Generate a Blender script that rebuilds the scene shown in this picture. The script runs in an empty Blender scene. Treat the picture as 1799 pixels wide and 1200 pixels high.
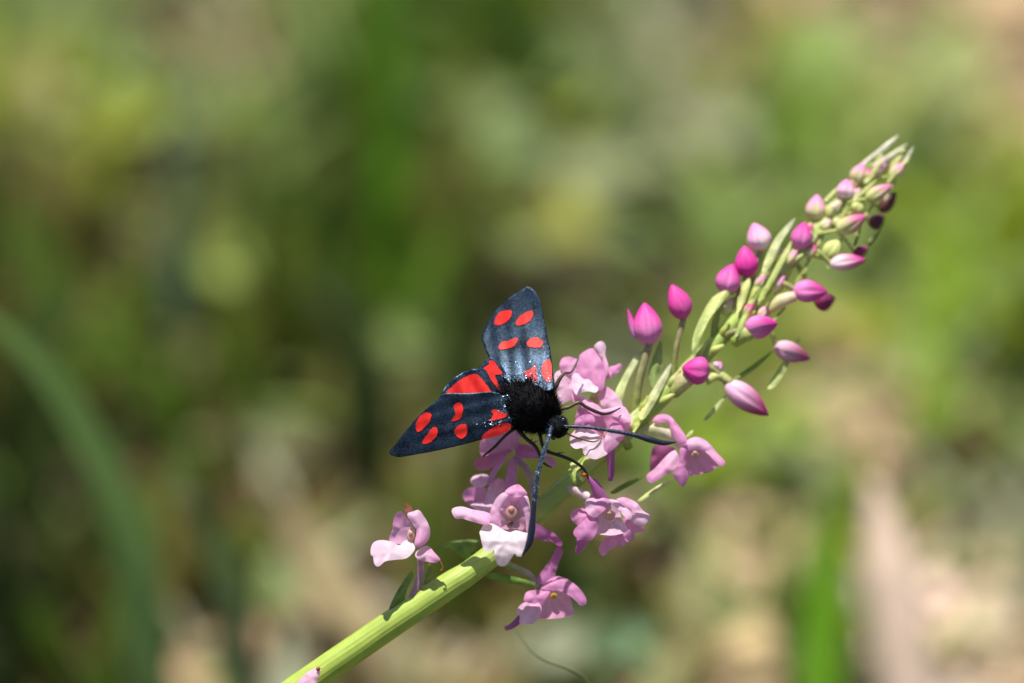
import bpy, math, random
import numpy as np
from mathutils import Vector, Matrix
from mathutils.geometry import delaunay_2d_cdt
random.seed(7); rng = np.random.default_rng(7)
scene = bpy.context.scene
col = scene.collection
# ------------------------------------------------------------------ camera
S = 6.5e-5            # metres per photo pixel in the plane of the flower
D = 0.53              # camera distance to that plane
F = D / S
PITCH = math.radians(35)
T = Vector((0, 0, 0.14))
FWD = Vector((0, math.cos(PITCH), -math.sin(PITCH)))
UP = Vector((0, math.sin(PITCH), math.cos(PITCH)))
RT = Vector((1, 0, 0))
CAM = T - D * FWD
cd = bpy.data.cameras.new('camera'); cam = bpy.data.objects.new('camera', cd); col.objects.link(cam)
cam.location = CAM
cam.rotation_euler = (math.pi/2 - PITCH, 0, 0)
cd.sensor_width = 22.2
cd.lens = 22.2 * F / 1799
cd.clip_start = 0.01; cd.clip_end = 1000
cd.dof.use_dof = True
cd.dof.focus_distance = D - 35*S
cd.dof.aperture_fstop = 4.0
cd.dof.aperture_blades = 0
scene.camera = cam
# ------------------------------------------------------------------ sky, sun, exposure
SUN = (-0.14*RT + 0.90*UP - 0.38*FWD).normalized()
world = bpy.data.worlds.new('World'); scene.world = world; world.use_nodes = True
wn = world.node_tree
sky = wn.nodes.new('ShaderNodeTexSky'); sky.sky_type = 'NISHITA'; sky.sun_disc = False
sky.sun_elevation = math.asin(SUN.z); sky.sun_rotation = math.atan2(SUN.x, SUN.y)
bg = wn.nodes['Background']; bg.inputs[1].default_value = 0.07
wn.links.new(sky.outputs[0], bg.inputs[0])
sl = bpy.data.lights.new('sun', 'SUN'); sl.energy = 5.0; sl.angle = math.radians(0.55); sl.color = (1, 0.95, 0.87)
so = bpy.data.objects.new('sun', sl); col.objects.link(so)
so.rotation_euler = SUN.to_track_quat('Z', 'Y').to_euler()
vs = scene.view_settings; vs.view_transform = 'Standard'; vs.look = 'None'; vs.gamma = 1; vs.exposure = 0.62
scene.cycles.use_denoising = True
scene.cycles.max_bounces = 8; scene.cycles.transparent_max_bounces = 8

# ------------------------------------------------------------------ helpers
def P(px, py, d=0.0):
    """photo pixel and distance (in photo pixels) in front of the flower plane -> world point"""
    z = D - d*S
    return CAM + FWD*z + RT*((px-899.5)/F*z) + UP*((600-py)/F*z)
def G(px, py, h=0.0):
    r = FWD + RT*((px-899.5)/F) + UP*((600-py)/F)
    return CAM + r*((h-CAM.z)/r.z)
def camvec(x, y, z): return RT*x + UP*y - FWD*z

def mat(name, base=None, rough=0.6, spec=0.3, transl=0.0, noise=None, bump=None, metallic=0.0, attr=False, tcol=1.15, sheen=0.0):
    m = bpy.data.materials.new(name); m.use_nodes = True
    nt = m.node_tree; N = nt.nodes; L = nt.links
    b = N['Principled BSDF']; out = N['Material Output']
    b.inputs['Roughness'].default_value = rough; b.inputs['Specular IOR Level'].default_value = spec
    b.inputs['Metallic'].default_value = metallic
    if sheen: b.inputs['Sheen Weight'].default_value = sheen
    tc = N.new('ShaderNodeTexCoord')
    if attr:
        a = N.new('ShaderNodeAttribute'); a.attribute_name = 'Col'; src = a.outputs['Color']
    else:
        c = N.new('ShaderNodeRGB'); c.outputs[0].default_value = (*base, 1); src = c.outputs[0]
    if noise:
        sc, amt = noise
        n = N.new('ShaderNodeTexNoise'); n.inputs['Scale'].default_value = sc; n.inputs['Detail'].default_value = 5
        L.new(tc.outputs['Object'], n.inputs['Vector'])
        mr = N.new('ShaderNodeMapRange'); mr.inputs[1].default_value = 0.3; mr.inputs[2].default_value = 0.7
        mr.inputs[3].default_value = 1-amt; mr.inputs[4].default_value = 1+amt
        L.new(n.outputs['Fac'], mr.inputs[0])
        mx = N.new('ShaderNodeVectorMath'); mx.operation = 'SCALE'
        L.new(src, mx.inputs[0]); L.new(mr.outputs[0], mx.inputs['Scale']); src = mx.outputs[0]
    L.new(src, b.inputs['Base Color'])
    nrm = None
    if bump:
        sc, dist = bump
        n2 = N.new('ShaderNodeTexNoise'); n2.inputs['Scale'].default_value = sc; n2.inputs['Detail'].default_value = 3
        L.new(tc.outputs['Object'], n2.inputs['Vector'])
        bp = N.new('ShaderNodeBump'); bp.inputs['Distance'].default_value = dist; bp.inputs['Strength'].default_value = 1
        L.new(n2.outputs['Fac'], bp.inputs['Height']); nrm = bp.outputs[0]; L.new(nrm, b.inputs['Normal'])
    if transl:
        t = N.new('ShaderNodeBsdfTranslucent')
        sv = N.new('ShaderNodeVectorMath'); sv.operation = 'SCALE'; sv.inputs['Scale'].default_value = tcol
        L.new(src, sv.inputs[0]); L.new(sv.outputs[0], t.inputs['Color'])
        if nrm: L.new(nrm, t.inputs['Normal'])
        ms = N.new('ShaderNodeMixShader'); ms.inputs[0].default_value = transl
        L.new(b.outputs[0], ms.inputs[1]); L.new(t.outputs[0], ms.inputs[2]); L.new(ms.outputs[0], out.inputs[0])
    return m

def link(name, verts, faces, m, parent=None, cols=None, smooth=True):
    me = bpy.data.meshes.new(name)
    me.from_pydata([tuple(v) for v in verts], [], faces)
    me.materials.append(m)
    if cols is not None:
        at = me.color_attributes.new('Col', 'FLOAT_COLOR', 'POINT')
        a = np.ones((len(verts), 4), dtype=np.float32); a[:, :3] = np.asarray(cols, dtype=np.float32)
        at.data.foreach_set('color', a.ravel())
    if smooth: me.polygons.foreach_set('use_smooth', [True]*len(me.polygons))
    me.update()
    o = bpy.data.objects.new(name, me); col.objects.link(o)
    if parent: adopt(o, parent)
    return o
def adopt(o, parent):
    o.parent = parent
    o.matrix_parent_inverse = WORLD[parent.name].inverted()
WORLD = {}
def empty(name, loc, parent=None):
    o = bpy.data.objects.new(name, None); col.objects.link(o); o.empty_display_size = 0.002
    if parent is None:
        o.location = loc
    else:
        o.parent = parent; o.location = Vector(loc) - WORLD[parent.name].translation
    WORLD[o.name] = Matrix.Translation(Vector(loc))
    return o
def part(name, verts, faces, m, parent, cols=None, smooth=True):
    """mesh with world coordinates, stored relative to its parent"""
    p = parent
    off = WORLD[p.name].translation
    o = link(name, [Vector(v)-off for v in verts], faces, m, None, cols, smooth)
    o.parent = p; WORLD[o.name] = Matrix.Translation(off)
    return o
def tag(o, label=None, cat=None, group=None, kind=None):
    if label: o['label'] = label
    if cat: o['category'] = cat
    if group: o['group'] = group
    if kind: o['kind'] = kind
    return o

def smooth_closed(pts, k=3):
    out = []; n = len(pts)
    for i in range(n):
        p0, p1, p2, p3 = (np.array(pts[(i+j) % n], float) for j in (-1, 0, 1, 2))
        for s in range(k):
            t = s/k
            out.append(0.5*((2*p1)+(-p0+p2)*t+(2*p0-5*p1+4*p2-p3)*t*t+(-p0+3*p1-3*p2+p3)*t**3))
    return np.array(out)
def catmull(pts, n):
    pts = [np.array(p, float) for p in pts]
    pts = [2*pts[0]-pts[1]] + pts + [2*pts[-1]-pts[-2]]
    seg = len(pts)-3; out = []
    for k in range(n):
        u = k/(n-1)*seg; i = min(int(u), seg-1); t = u-i
        p0, p1, p2, p3 = pts[i:i+4]
        out.append(0.5*((2*p1)+(-p0+p2)*t+(2*p0-5*p1+4*p2-p3)*t*t+(-p0+3*p1-3*p2+p3)*t**3))
    return np.array(out)

def triangulate(poly, h):
    """outline -> points with interior grid and triangles, and distance to the edge"""
    n = len(poly)
    a = poly; b = np.roll(poly, -1, 0)
    def edist(q):
        ab = b-a
        t = np.clip(((q[:, None, :]-a[None])*ab[None]).sum(2)/np.maximum((ab**2).sum(1)[None], 1e-9), 0, 1)
        return np.sqrt((((a[None]+ab[None]*t[..., None])-q[:, None, :])**2).sum(2)).min(1)
    def inside(q):
        x, y = q[:, 0:1], q[:, 1:2]
        c = ((a[None, :, 1] > y) != (b[None, :, 1] > y)) & (x < (b[:, 0]-a[:, 0])[None]*(y-a[None, :, 1])/np.where(b[:, 1] == a[:, 1], 1e-9, b[:, 1]-a[:, 1])[None]+a[None, :, 0])
        return (c.sum(1) % 2) == 1
    lo, hi = poly.min(0), poly.max(0)
    gx = np.arange(lo[0]+h/2, hi[0], h); gy = np.arange(lo[1]+h/2, hi[1], h*0.87)
    q = np.array([(x+(h/2 if j % 2 else 0), y) for j, y in enumerate(gy) for x in gx])
    if len(q):
        q = q[inside(q)]
        if len(q): q = q[edist(q) > h*0.4]
    allp = np.vstack([poly, q]) if len(q) else poly
    r = delaunay_2d_cdt([Vector(p) for p in allp], [(i, (i+1) % n) for i in range(n)], [], 1, 1e-4)
    v = np.array([tuple(p) for p in r[0]])
    return v, [tuple(f) for f in r[2]], edist(v)

def crop(x0, y0, s): return lambda pts: [(x0+p[0]*s, y0+p[1]*s) for p in pts]
C0 = crop(660, 480, 350/1200); C1 = crop(640, 870, 160/1200); C2 = crop(780, 820, 200/1200)
C3 = crop(880, 920, 180/1080); C4 = crop(970, 810, 200/1333); C5 = crop(820, 750, 200/1600)
C6 = crop(960, 590, 180/831); C7 = crop(1100, 680, 200/1200); A5 = crop(1080, 360, 400/1200)
C8 = crop(1380, 230, 240/1440); A8 = crop(460, 900, 440/1760); ID = lambda p: p

def patch(name, poly, m, parent, d=0, g=(0, 0), puff=0, wave=0, c=None, c2=None, base=None, h=3.5, prof=None, k=3, fn=None, vein=0.06, fold=0.0, corr=0.0):
    """a thin curved sheet: outline + depth field (tilt g, bulge puff, wavy rim)"""
    poly = smooth_closed(poly, k)
    v, f, e = triangulate(poly, h)
    R = max(e.max(), 1e-6); cx, cy = poly.mean(0)
    dd = d + g[0]*(v[:, 0]-cx) + g[1]*(v[:, 1]-cy) + 0.62*puff*(1-(1-np.clip(e/R, 0, 1))**2)
    pc = v-np.array([[cx, cy]]); _, _, vt = np.linalg.svd(pc-pc.mean(0), full_matrices=False); qa = pc@vt[1]; la = pc@vt[0]
    if fold: dd += fold*(np.sqrt(qa**2+2.0)-R*0.5)
    ph = random.random()*6
    if wave: dd += wave*(1-np.clip(e/R, 0, 1))*np.sin(np.arctan2(v[:, 1]-cy, v[:, 0]-cx)*4+ph)
    if corr: dd += corr*(np.sin(qa*0.42+ph+0.02*la)+0.8*np.sin(la*0.17+ph*2+qa*0.08))
    if prof: dd += np.interp(v[:, 1], [p[0] for p in prof], [p[1] for p in prof])
    if fn is not None: dd = dd + fn(v[:, 0], v[:, 1])
    W = [P(x, y, z) for (x, y), z in zip(v, dd)]
    # faces to the camera
    nf = []
    for t in f:
        (x1, y1), (x2, y2), (x3, y3) = v[t[0]], v[t[1]], v[t[2]]
        nf.append(t if (x2-x1)*(y3-y1)-(x3-x1)*(y2-y1) < 0 else t[::-1])
    cols = None
    if c is not None:
        c2 = c2 or c
        bs = base or (cx, cy)
        r = np.hypot(v[:, 0]-bs[0], v[:, 1]-bs[1]); t = np.clip(r/max(r.max(), 1e-6), 0, 1)[:, None]
        cols = np.array(c)[None]*(1-t)+np.array(c2)[None]*t
        ang = np.arctan2(v[:, 1]-bs[1], v[:, 0]-bs[0])
        cols = cols*(1+vein*np.sin(ang*17+ph)[:, None])*rng.uniform(0.96, 1.04, (len(v), 1))
    return part(name, W, nf, m, parent, cols)

def tube(name, pts, rad, m, parent, n=10, seg=24, c=None, c2=None, cap=True, ridge=0.0, nr=0, flat=1.0):
    """swept tube through (px,py,d) points; rad in photo pixels at those points"""
    pp = catmull(pts, seg); rr = np.interp(np.linspace(0, 1, seg), np.linspace(0, 1, len(rad)), rad)*S
    W = [P(*p) for p in pp]
    return sweep(name, W, rr, m, parent, n, c, c2, ridge, nr, flat)
def sweep(name, W, rr, m, parent, n=10, c=None, c2=None, ridge=0.0, nr=0, flat=1.0):
    seg = len(W)
    V = []; fcs = []; cols = []
    prev = None
    for i in range(seg):
        t = (W[min(i+1, seg-1)]-W[max(i-1, 0)]).normalized()
        if prev is None:
            a = t.orthogonal().normalized()
        else:
            a = (prev-t*prev.dot(t)).normalized()
        prev = a; b = t.cross(a)
        for j in range(n):
            th = 2*math.pi*j/n
            r = rr[i]*(1+ridge*math.cos(nr*th) if nr else 1)
            V.append(W[i]+a*(math.cos(th)*r)+b*(math.sin(th)*r*flat))
            if c is not None:
                u = i/(seg-1); cols.append([c[q]*(1-u)+(c2 or c)[q]*u for q in range(3)])
    for i in range(seg-1):
        for j in range(n):
            fcs.append((i*n+j, i*n+(j+1) % n, (i+1)*n+(j+1) % n, (i+1)*n+j))
    fcs.append(tuple(range(n))[::-1]); fcs.append(tuple((seg-1)*n+j for j in range(n)))
    return part(name, V, fcs, m, parent, cols if c is not None else None)

# ------------------------------------------------------------------ materials
M_petal = mat('petal', attr=True, rough=0.5, spec=0.3, transl=0.5, tcol=1.1, bump=(9000, 0.00002))
M_bud = mat('bud', attr=True, rough=0.55, spec=0.25, transl=0.06, bump=(5000, 0.00003))
M_green = mat('bract', attr=True, rough=0.5, spec=0.35, transl=0.3, tcol=1.3, noise=(900, 0.28), bump=(2500, 0.00006))
M_stem = mat('stem', attr=True, rough=0.45, spec=0.4, transl=0.12, tcol=1.3, noise=(500, 0.12))
def striate(m):      # fine lengthwise streaks and specks on the stem
    nt = m.node_tree; N = nt.nodes; L = nt.links; tc = N.new('ShaderNodeTexCoord'); mp = N.new('ShaderNodeMapping')
    ax = (P(830, 1002, -16)-P(595, 1160, -5)).normalized(); q = Vector((1, 0, 0)).rotation_difference(ax).inverted().to_euler()
    mp.inputs['Rotation'].default_value = q; mp.inputs['Scale'].default_value = (1, 1, 1)
    m2 = N.new('ShaderNodeVectorMath'); m2.operation = 'MULTIPLY'; m2.inputs[1].default_value = (150, 3800, 3800)
    n = N.new('ShaderNodeTexNoise'); n.inputs['Scale'].default_value = 1; n.inputs['Detail'].default_value = 4
    L.new(tc.outputs['Object'], mp.inputs['Vector']); L.new(mp.outputs[0], m2.inputs[0]); L.new(m2.outputs[0], n.inputs['Vector'])
    b = N['Principled BSDF']; bp = N.new('ShaderNodeBump'); bp.inputs['Distance'].default_value = 0.00005
    L.new(n.outputs['Fac'], bp.inputs['Height']); L.new(bp.outputs[0], b.inputs['Normal'])
    src = b.inputs['Base Color'].links[0].from_socket
    mr = N.new('ShaderNodeMapRange'); mr.inputs[1].default_value = .35; mr.inputs[2].default_value = .7; mr.inputs[3].default_value = .90; mr.inputs[4].default_value = 1.16
    L.new(n.outputs['Fac'], mr.inputs[0]); sc = N.new('ShaderNodeVectorMath'); sc.operation = 'SCALE'
    L.new(src, sc.inputs[0]); L.new(mr.outputs[0], sc.inputs['Scale']); L.new(sc.outputs[0], b.inputs['Base Color'])
striate(M_stem)
M_leaf = mat('meadow_leaf', attr=True, rough=0.5, spec=0.35, transl=0.3, tcol=1.3)
M_dry = mat('dead_leaf', attr=True, rough=0.8, spec=0.15, transl=0.12, noise=(120, 0.25))
M_stone = mat('stone', base=(0.46, 0.44, 0.36), rough=0.85, noise=(150, 0.3), bump=(300, 0.001))

# ------------------------------------------------------------------ ground
def ground():
    V = []; fc = []
    xs = np.concatenate([[-150, -20, -3], np.linspace(-0.7, 0.7, 70), [3, 20, 150]])
    ys = np.concatenate([[-150, -20, -3], np.linspace(-0.7, 1.0, 85), [4, 30, 300]])
    for y in ys:
        for x in xs:
            z = 0
            if abs(x) < 0.8 and -0.8 < y < 1.1:
                z = 0.006*math.sin(x*31+1.3)*math.cos(y*27) + 0.004*math.sin(x*73+y*61) - 0.006
            V.append((x, y, z))
    w = len(xs)
    for j in range(len(ys)-1):
        for i in range(w-1):
            fc.append((j*w+i, j*w+i+1, (j+1)*w+i+1, (j+1)*w+i))
    m = mat('soil', base=(0.1, 0.08, 0.05), rough=0.95, spec=0.1, bump=(400, 0.001))
    nt = m.node_tree; N = nt.nodes; L = nt.links
    n = N.new('ShaderNodeTexNoise'); n.inputs['Scale'].default_value = 60; n.inputs['Detail'].default_value = 6
    tc = N.new('ShaderNodeTexCoord'); L.new(tc.outputs['Object'], n.inputs['Vector'])
    cr = N.new('ShaderNodeValToRGB'); e = cr.color_ramp.elements
    e[0].position = 0.3; e[0].color = (0.035, 0.03, 0.018, 1); e[1].position = 0.7; e[1].color = (0.22, 0.17, 0.10, 1)
    x = e.new(0.5); x.color = (0.09, 0.085, 0.03, 1)
    L.new(n.outputs['Fac'], cr.inputs[0]); L.new(cr.outputs[0], N['Principled BSDF'].inputs['Base Color'])
    o = link('ground', V, fc, m); tag(o, 'brown soil and old litter under the meadow plants', 'ground', kind='structure')
ground()

# ------------------------------------------------------------------ meadow behind the flower
# rough chart of seen colour, shade included (150 px cells), picks albedo and height
CHART = [
 [(105,110,65),(85,105,70),(135,125,95),(115,115,75),(85,120,30),(75,95,25),(100,105,50),(115,115,80),(145,125,110),(135,150,85),(140,140,80),(150,155,90)],
 [(115,110,40),(125,140,50),(110,115,75),(120,130,75),(75,105,20),(100,120,60),(105,120,55),(115,120,75),(120,115,90),(95,125,45),(130,135,65),(135,140,85)],
 [(85,75,35),(110,100,65),(100,110,60),(95,105,50),(65,80,25),(95,95,25),(80,75,45),(100,95,70),(110,130,60),(95,120,40),(110,125,55),(115,130,45)],
 [(80,90,45),(85,90,50),(110,115,65),(85,85,35),(75,85,30),(90,85,40),(95,90,60),(115,110,65),(105,115,55),(115,105,70),(115,120,70),(125,150,50)],
 [(75,95,50),(75,75,40),(80,80,45),(95,95,55),(125,115,75),(125,105,75),(120,110,75),(110,110,70),(120,140,50),(140,125,90),(130,130,80),(110,120,60)],
 [(60,70,35),(75,95,55),(75,75,40),(70,65,40),(65,65,30),(75,70,35),(95,90,55),(110,100,60),(115,125,55),(150,130,100),(150,130,105),(95,85,65)],
 [(60,65,40),(80,100,60),(85,85,55),(115,105,75),(85,90,50),(80,85,45),(85,90,45),(135,130,90),(135,115,85),(115,115,60),(160,140,115),(120,105,80)],
 [(50,55,35),(75,90,60),(135,120,90),(130,125,75),(150,140,115),(95,90,50),(85,95,60),(100,95,65),(140,120,95),(85,115,35),(160,140,115),(160,130,110)]]
CH = (np.array(CHART)/255.0)**2.2
def chart(px, py):
    i = int(np.clip(px//150, 0, 11)); j = int(np.clip(py//150, 0, 7))
    return CH[j][i]
SPECIES = {  # albedo of what grows or lies in the meadow
 'tan': (.44,.33,.20), 'brown': (.15,.095,.05), 'pale': (.58,.46,.35), 'grass': (.11,.20,.022), 'light': (.23,.31,.08),
 'yellow': (.27,.33,.02), 'olive': (.18,.165,.04), 'grey': (.25,.27,.16), 'deep': (.05,.075,.018), 'earth': (.065,.045,.028)}
SK = list(SPECIES); SA = np.array([SPECIES[k] for k in SK])
DRY = {'tan', 'brown', 'pale', 'earth'}
WDRY = np.array([1.5 if k in DRY or k == 'grey' else 1.0 for k in SK])
def pick(px, py, gain=1.6):
    c = chart(px, py)*gain
    w = np.exp(-((np.sqrt(SA)-np.sqrt(c)[None])**2).sum(1)/0.006)*WDRY+1e-6
    return SK[rng.choice(len(SK), p=w/w.sum())]

class Bag:
    def __init__(s): s.v = []; s.f = []; s.c = []
    def ribbon(s, W, side, widths, color, fold=0.25, nrm=None):
        n = len(W); b = len(s.v)
        for i in range(n):
            t = (W[min(i+1, n-1)]-W[max(i-1, 0)]).normalized()
            sd = (side-t*side.dot(t)).normalized(); nn = t.cross(sd)
            w = widths[i]/2
            s.v += [W[i]-sd*w+nn*(w*fold), W[i], W[i]+sd*w+nn*(w*fold)]
            s.c += [color, tuple(q*0.94 for q in color), color]
        for i in range(n-1):
            k = b+i*3
            s.f += [(k, k+1, k+4, k+3), (k+1, k+2, k+5, k+4)]
    def link(s, name, m, parent=None):
        return part(name, s.v, s.f, m, parent, s.c) if parent else link(name, s.v, s.f, m, None, s.c)

def blade_path(root, length, heading, lean, n=6):
    h = Vector((math.cos(heading), math.sin(heading), 0)); W = []
    for i in range(n):
        t = i/(n-1)
        W.append(root + Vector((0, 0, 1))*(length*(t-lean*0.45*t*t)) + h*(length*lean*(0.3*t+0.6*t*t)))
    return W
def leaf_widths(w, n, base=0.35):
    return [w*max(0.05, (base+(1-base)*math.sin(min(1, t*1.7)*math.pi/2))*(1-t**3)) for t in np.linspace(0, 1, n)]

grass, litter = Bag(), Bag()
for px, py in [(rng.uniform(-500, 2300), rng.uniform(-350, 1650)) for _ in range(5200)]:
    if ((px-1060)/190)**2+((py-430)/95)**2 < 1 or ((px-1215)/100)**2+((py-300)/50)**2 < 1: continue   # painted shade patch and stone stay bare
    sp = pick(px, py); a = SPECIES[sp]; j = rng.uniform(0.75, 1.25)
    a = tuple(float(np.clip(q*j*rng.uniform(0.93, 1.07), 0.01, 0.7)) for q in a)
    if sp in DRY:
        o = G(px, py, rng.uniform(0.001, 0.012)); L = rng.uniform(0.008, 0.026); ang = rng.uniform(0, 6.28)
        dr = Vector((math.cos(ang), math.sin(ang), rng.uniform(-0.25, 0.25)))
        W = [o+dr*(L*t)+Vector((0, 0, 0.004*math.sin(t*3))) for t in np.linspace(-0.5, 0.5, 5)]
        sd = Vector((-math.sin(ang), math.cos(ang), rng.uniform(-0.3, 0.3)))
        w = rng.choice([0.003, 0.012])*rng.uniform(0.7, 1.3)
        litter.ribbon(W, sd, [w*q for q in (0.3, 0.9, 1, 0.8, 0.15)], a, fold=0.3)
    else:
        dim = chart(px, py).sum() < 0.215                 # dark chart cells get taller grass, shaped to shade the spot
        ln = rng.uniform(0.03, 0.06) if dim else rng.uniform(0.018, 0.046) if py < 560 else rng.uniform(0.015, 0.045); o = G(px, py)
        hd = rng.uniform(0, 6.28)
        # blade centred on the spot where it is seen
        W = blade_path(o+Vector((0, -ln*0.5, -0.004)), ln, hd, rng.uniform(0.1, 0.45) if dim else rng.uniform(0.25, 1.0) if py < 560 else rng.uniform(0.2, 1.1))
        sd = Vector((math.cos(hd+1.57+rng.uniform(-.6, .6)), math.sin(hd+1.57), 0))
        w = rng.choice([0.0025, 0.005, 0.009])*rng.uniform(0.8, 1.3)
        grass.ribbon(W, sd, leaf_widths(w, 6), a)
for _ in range(9000):      # the meadow goes on outside the frame
    x, y = rng.uniform(-0.7, 0.7), rng.uniform(-0.45, 1.0)
    if abs(x) < 0.14 and 0.0 < y < 0.42: continue
    if abs(x) < 0.07 and -0.55 < y < 0.0: continue
    sp = SK[rng.choice(len(SK), p=[.14,.1,.06,.2,.14,.1,.1,.06,.06,.04])]; a = tuple(q*rng.uniform(.8, 1.2) for q in SPECIES[sp])
    hd = rng.uniform(0, 6.28); ln = rng.uniform(0.02, 0.06)
    if sp in DRY: ln *= 0.5
    W = blade_path(Vector((x, y, -0.004)), ln, hd, 1.6 if sp in DRY else rng.uniform(0.2, 1.1), 5)
    (litter if sp in DRY else grass).ribbon(W, Vector((-math.sin(hd), math.cos(hd), 0)), leaf_widths(rng.uniform(.003, .01), 5), a)
tag(grass.link('grass', M_leaf), 'short blurred green meadow grass behind the flower', 'grass', kind='stuff')
tag(litter.link('leaf_litter', M_dry), 'tan and brown scraps of dead leaves between the grass', 'litter', kind='stuff')

# single plants that stand out of the blur
def strand(name, pts, w, color, m, label, cat, group=None, fold=0.3, root=True, sidev=None, rnd=False):
    W = [P(*p) for p in catmull(pts, 16)]
    if root:
        e = W[-1]; dirn = (W[-1]-W[-2]).normalized()
        foot = Vector((e.x+dirn.x*0.02, e.y+0.01, -0.003))
        n = 8
        c1 = e+dirn*0.025
        for k in range(1, n+1):
            t = k/n; W.append(e*(1-t)**2+c1*(2*t*(1-t))+foot*t*t)
    W = W[::-1]
    root_e = empty(name, W[0])
    wd = [w*S*1.5*q for q in leaf_widths(1, len(W), 0.6)]
    if rnd:
        sweep('stalk', W, [w*S*0.7*min(1, 0.2+(1-t)*2.5) for t in np.linspace(0, 1, len(W))], m, root_e, 10, color, color)
    else:
        b = Bag(); b.ribbon(W, sidev or RT, wd, color, fold)
        b.link('blade', m, root_e)
        rb = Bag(); rb.ribbon([q-FWD*0.0003 for q in W], sidev or RT, [q*0.09 for q in wd], tuple(q*1.25 for q in color), 0.1)
        rb.link('midrib', m, root_e)
    tag(root_e, label, cat, group, 'thing')
    return root_e
strand('tall_grass', [(-140,490,-1350),(-20,560,-1450),(85,660,-1550),(165,790,-1650),(222,920,-1750),(252,1080,-1850),(265,1260,-1900)], 70, (.24,.38,.11), M_leaf,
       'broad arched green grass blade sweeping down beside the orchid stem', 'grass')
strand('tall_grass', [(690,-200,-2900),(692,-40,-2900),(694,90,-2950),(690,220,-3000),(684,300,-3100)], 40, (.14,.32,.02), M_leaf,
       'vivid green upright grass blade behind the moth', 'grass')
strand('tall_grass', [(292,40,-3000),(303,180,-3000),(308,300,-3000),(302,430,-3000),(310,560,-3000)], 30, (.08,.15,.09), M_leaf,
       'narrow bluish green upright grass blade', 'grass')
strand('tall_grass', [(1462,890,-1900),(1452,960,-1900),(1448,1040,-1900),(1442,1130,-1900),(1440,1240,-1900)], 66, (.14,.33,.01), M_leaf,
       'short vivid green grass blade beside the pale dry stalk', 'grass')
strand('tall_grass', [(300,800,-1800),(350,900,-1800),(392,1000,-1900),(415,1100,-2000),(425,1240,-2000)], 60, (.12,.18,.07), M_leaf,
       'dull green grass blade between the arched blade and dry stem', 'grass')
strand('tall_grass', [(1700,330,-3000),(1680,430,-3000),(1668,520,-3000),(1650,620,-3000),(1640,700,-3000)], 60, (.24,.38,.02), M_leaf,
       'bright yellow green grass blade beyond the bud tip', 'grass')
strand('dry_stalk', [(1535,845,-2000),(1548,920,-2000),(1562,1010,-2000),(1580,1110,-2000),(1598,1240,-2000)], 92, (.70,.53,.41), M_dry,
       'thick pale dry stalk standing in the litter', 'dry stalk', rnd=True)
strand('dry_stalk', [(445,830,-2300),(495,900,-2300),(560,1000,-2300),(625,1100,-2200),(690,1220,-2200)], 80, (.29,.23,.12), M_dry,
       'slanting tan dry stem under the orchid stalk', 'dry stalk', rnd=True)
strand('thin_grass', [(900,1098,-140),(912,1118,-145),(932,1143,-150),(958,1161,-155),(990,1172,-170),(1030,1196,-190),(1050,1260,-240)], 3.2, (.32,.40,.14), M_leaf,
       'hair thin curved green grass tendril under the hanging shaded flower', 'grass')
def leaf_thing(name, px, py, lx, ly, color, m, label, cat, group=None, rise=0.008, roll=0.0, along=0.0, tilt=0.35):
    """a leaf lying on the ground around the spot seen at (px,py); lx,ly its size in photo pixels"""
    o = G(px, py, rise); k = (o-CAM).dot(FWD)/D
    L = lx*S*k; Wd = ly*S*k
    ca, sa = math.cos(along), math.sin(along)
    ax = Vector((ca, sa*0.9, sa*tilt)).normalized()
    nrm = (Vector((0, -tilt, 1)) + ax*0).normalized()
    sd = nrm.cross(ax).normalized()
    e = empty(name, Vector((o.x, o.y, 0)))
    n, q = 13, 7; V = []; fc = []; cl = []
    for i in range(n):
        t = i/(n-1); wd = Wd/2*math.sin(math.pi*min(1, t**0.8))**0.75 if 0 < t < 1 else 0.0004
        for j in range(q):
            s = j/(q-1)*2-1
            p = o+ax*(L*(t-0.5))+sd*(wd*s)+nrm*(Wd*(0.16*s*s-0.10*math.sin(t*3.1)+0.03*math.sin(9*t+3*s+roll)))
            V.append(p); cl.append(tuple(c*(1+0.1*math.sin(t*23+abs(s)*6)) for c in color))
    for i in range(n-1):
        for j in range(q-1):
            fc.append((i*q+j, i*q+j+1, (i+1)*q+j+1, (i+1)*q+j))
    part('leaf_blade', V, fc, m, e, cl)
    mid = [o+ax*(L*(t-0.5))+nrm*(Wd*(-0.10*math.sin(t*3.1))+0.0004) for t in np.linspace(0.0, 0.95, 9)]
    mid = [Vector((o.x-ax.x*L*0.75, o.y-ax.y*L*0.75, 0.0))] + mid
    sweep('leaf_stalk', mid, [Wd*0.03*(1-t*0.8) for t in np.linspace(0, 1, len(mid))], m, e, 6, tuple(c*1.1 for c in color))
    tag(e, label, cat, group); return e
GL = 'broad green leaves low in the meadow'; DL = 'dead leaves lying between the grass'
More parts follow.
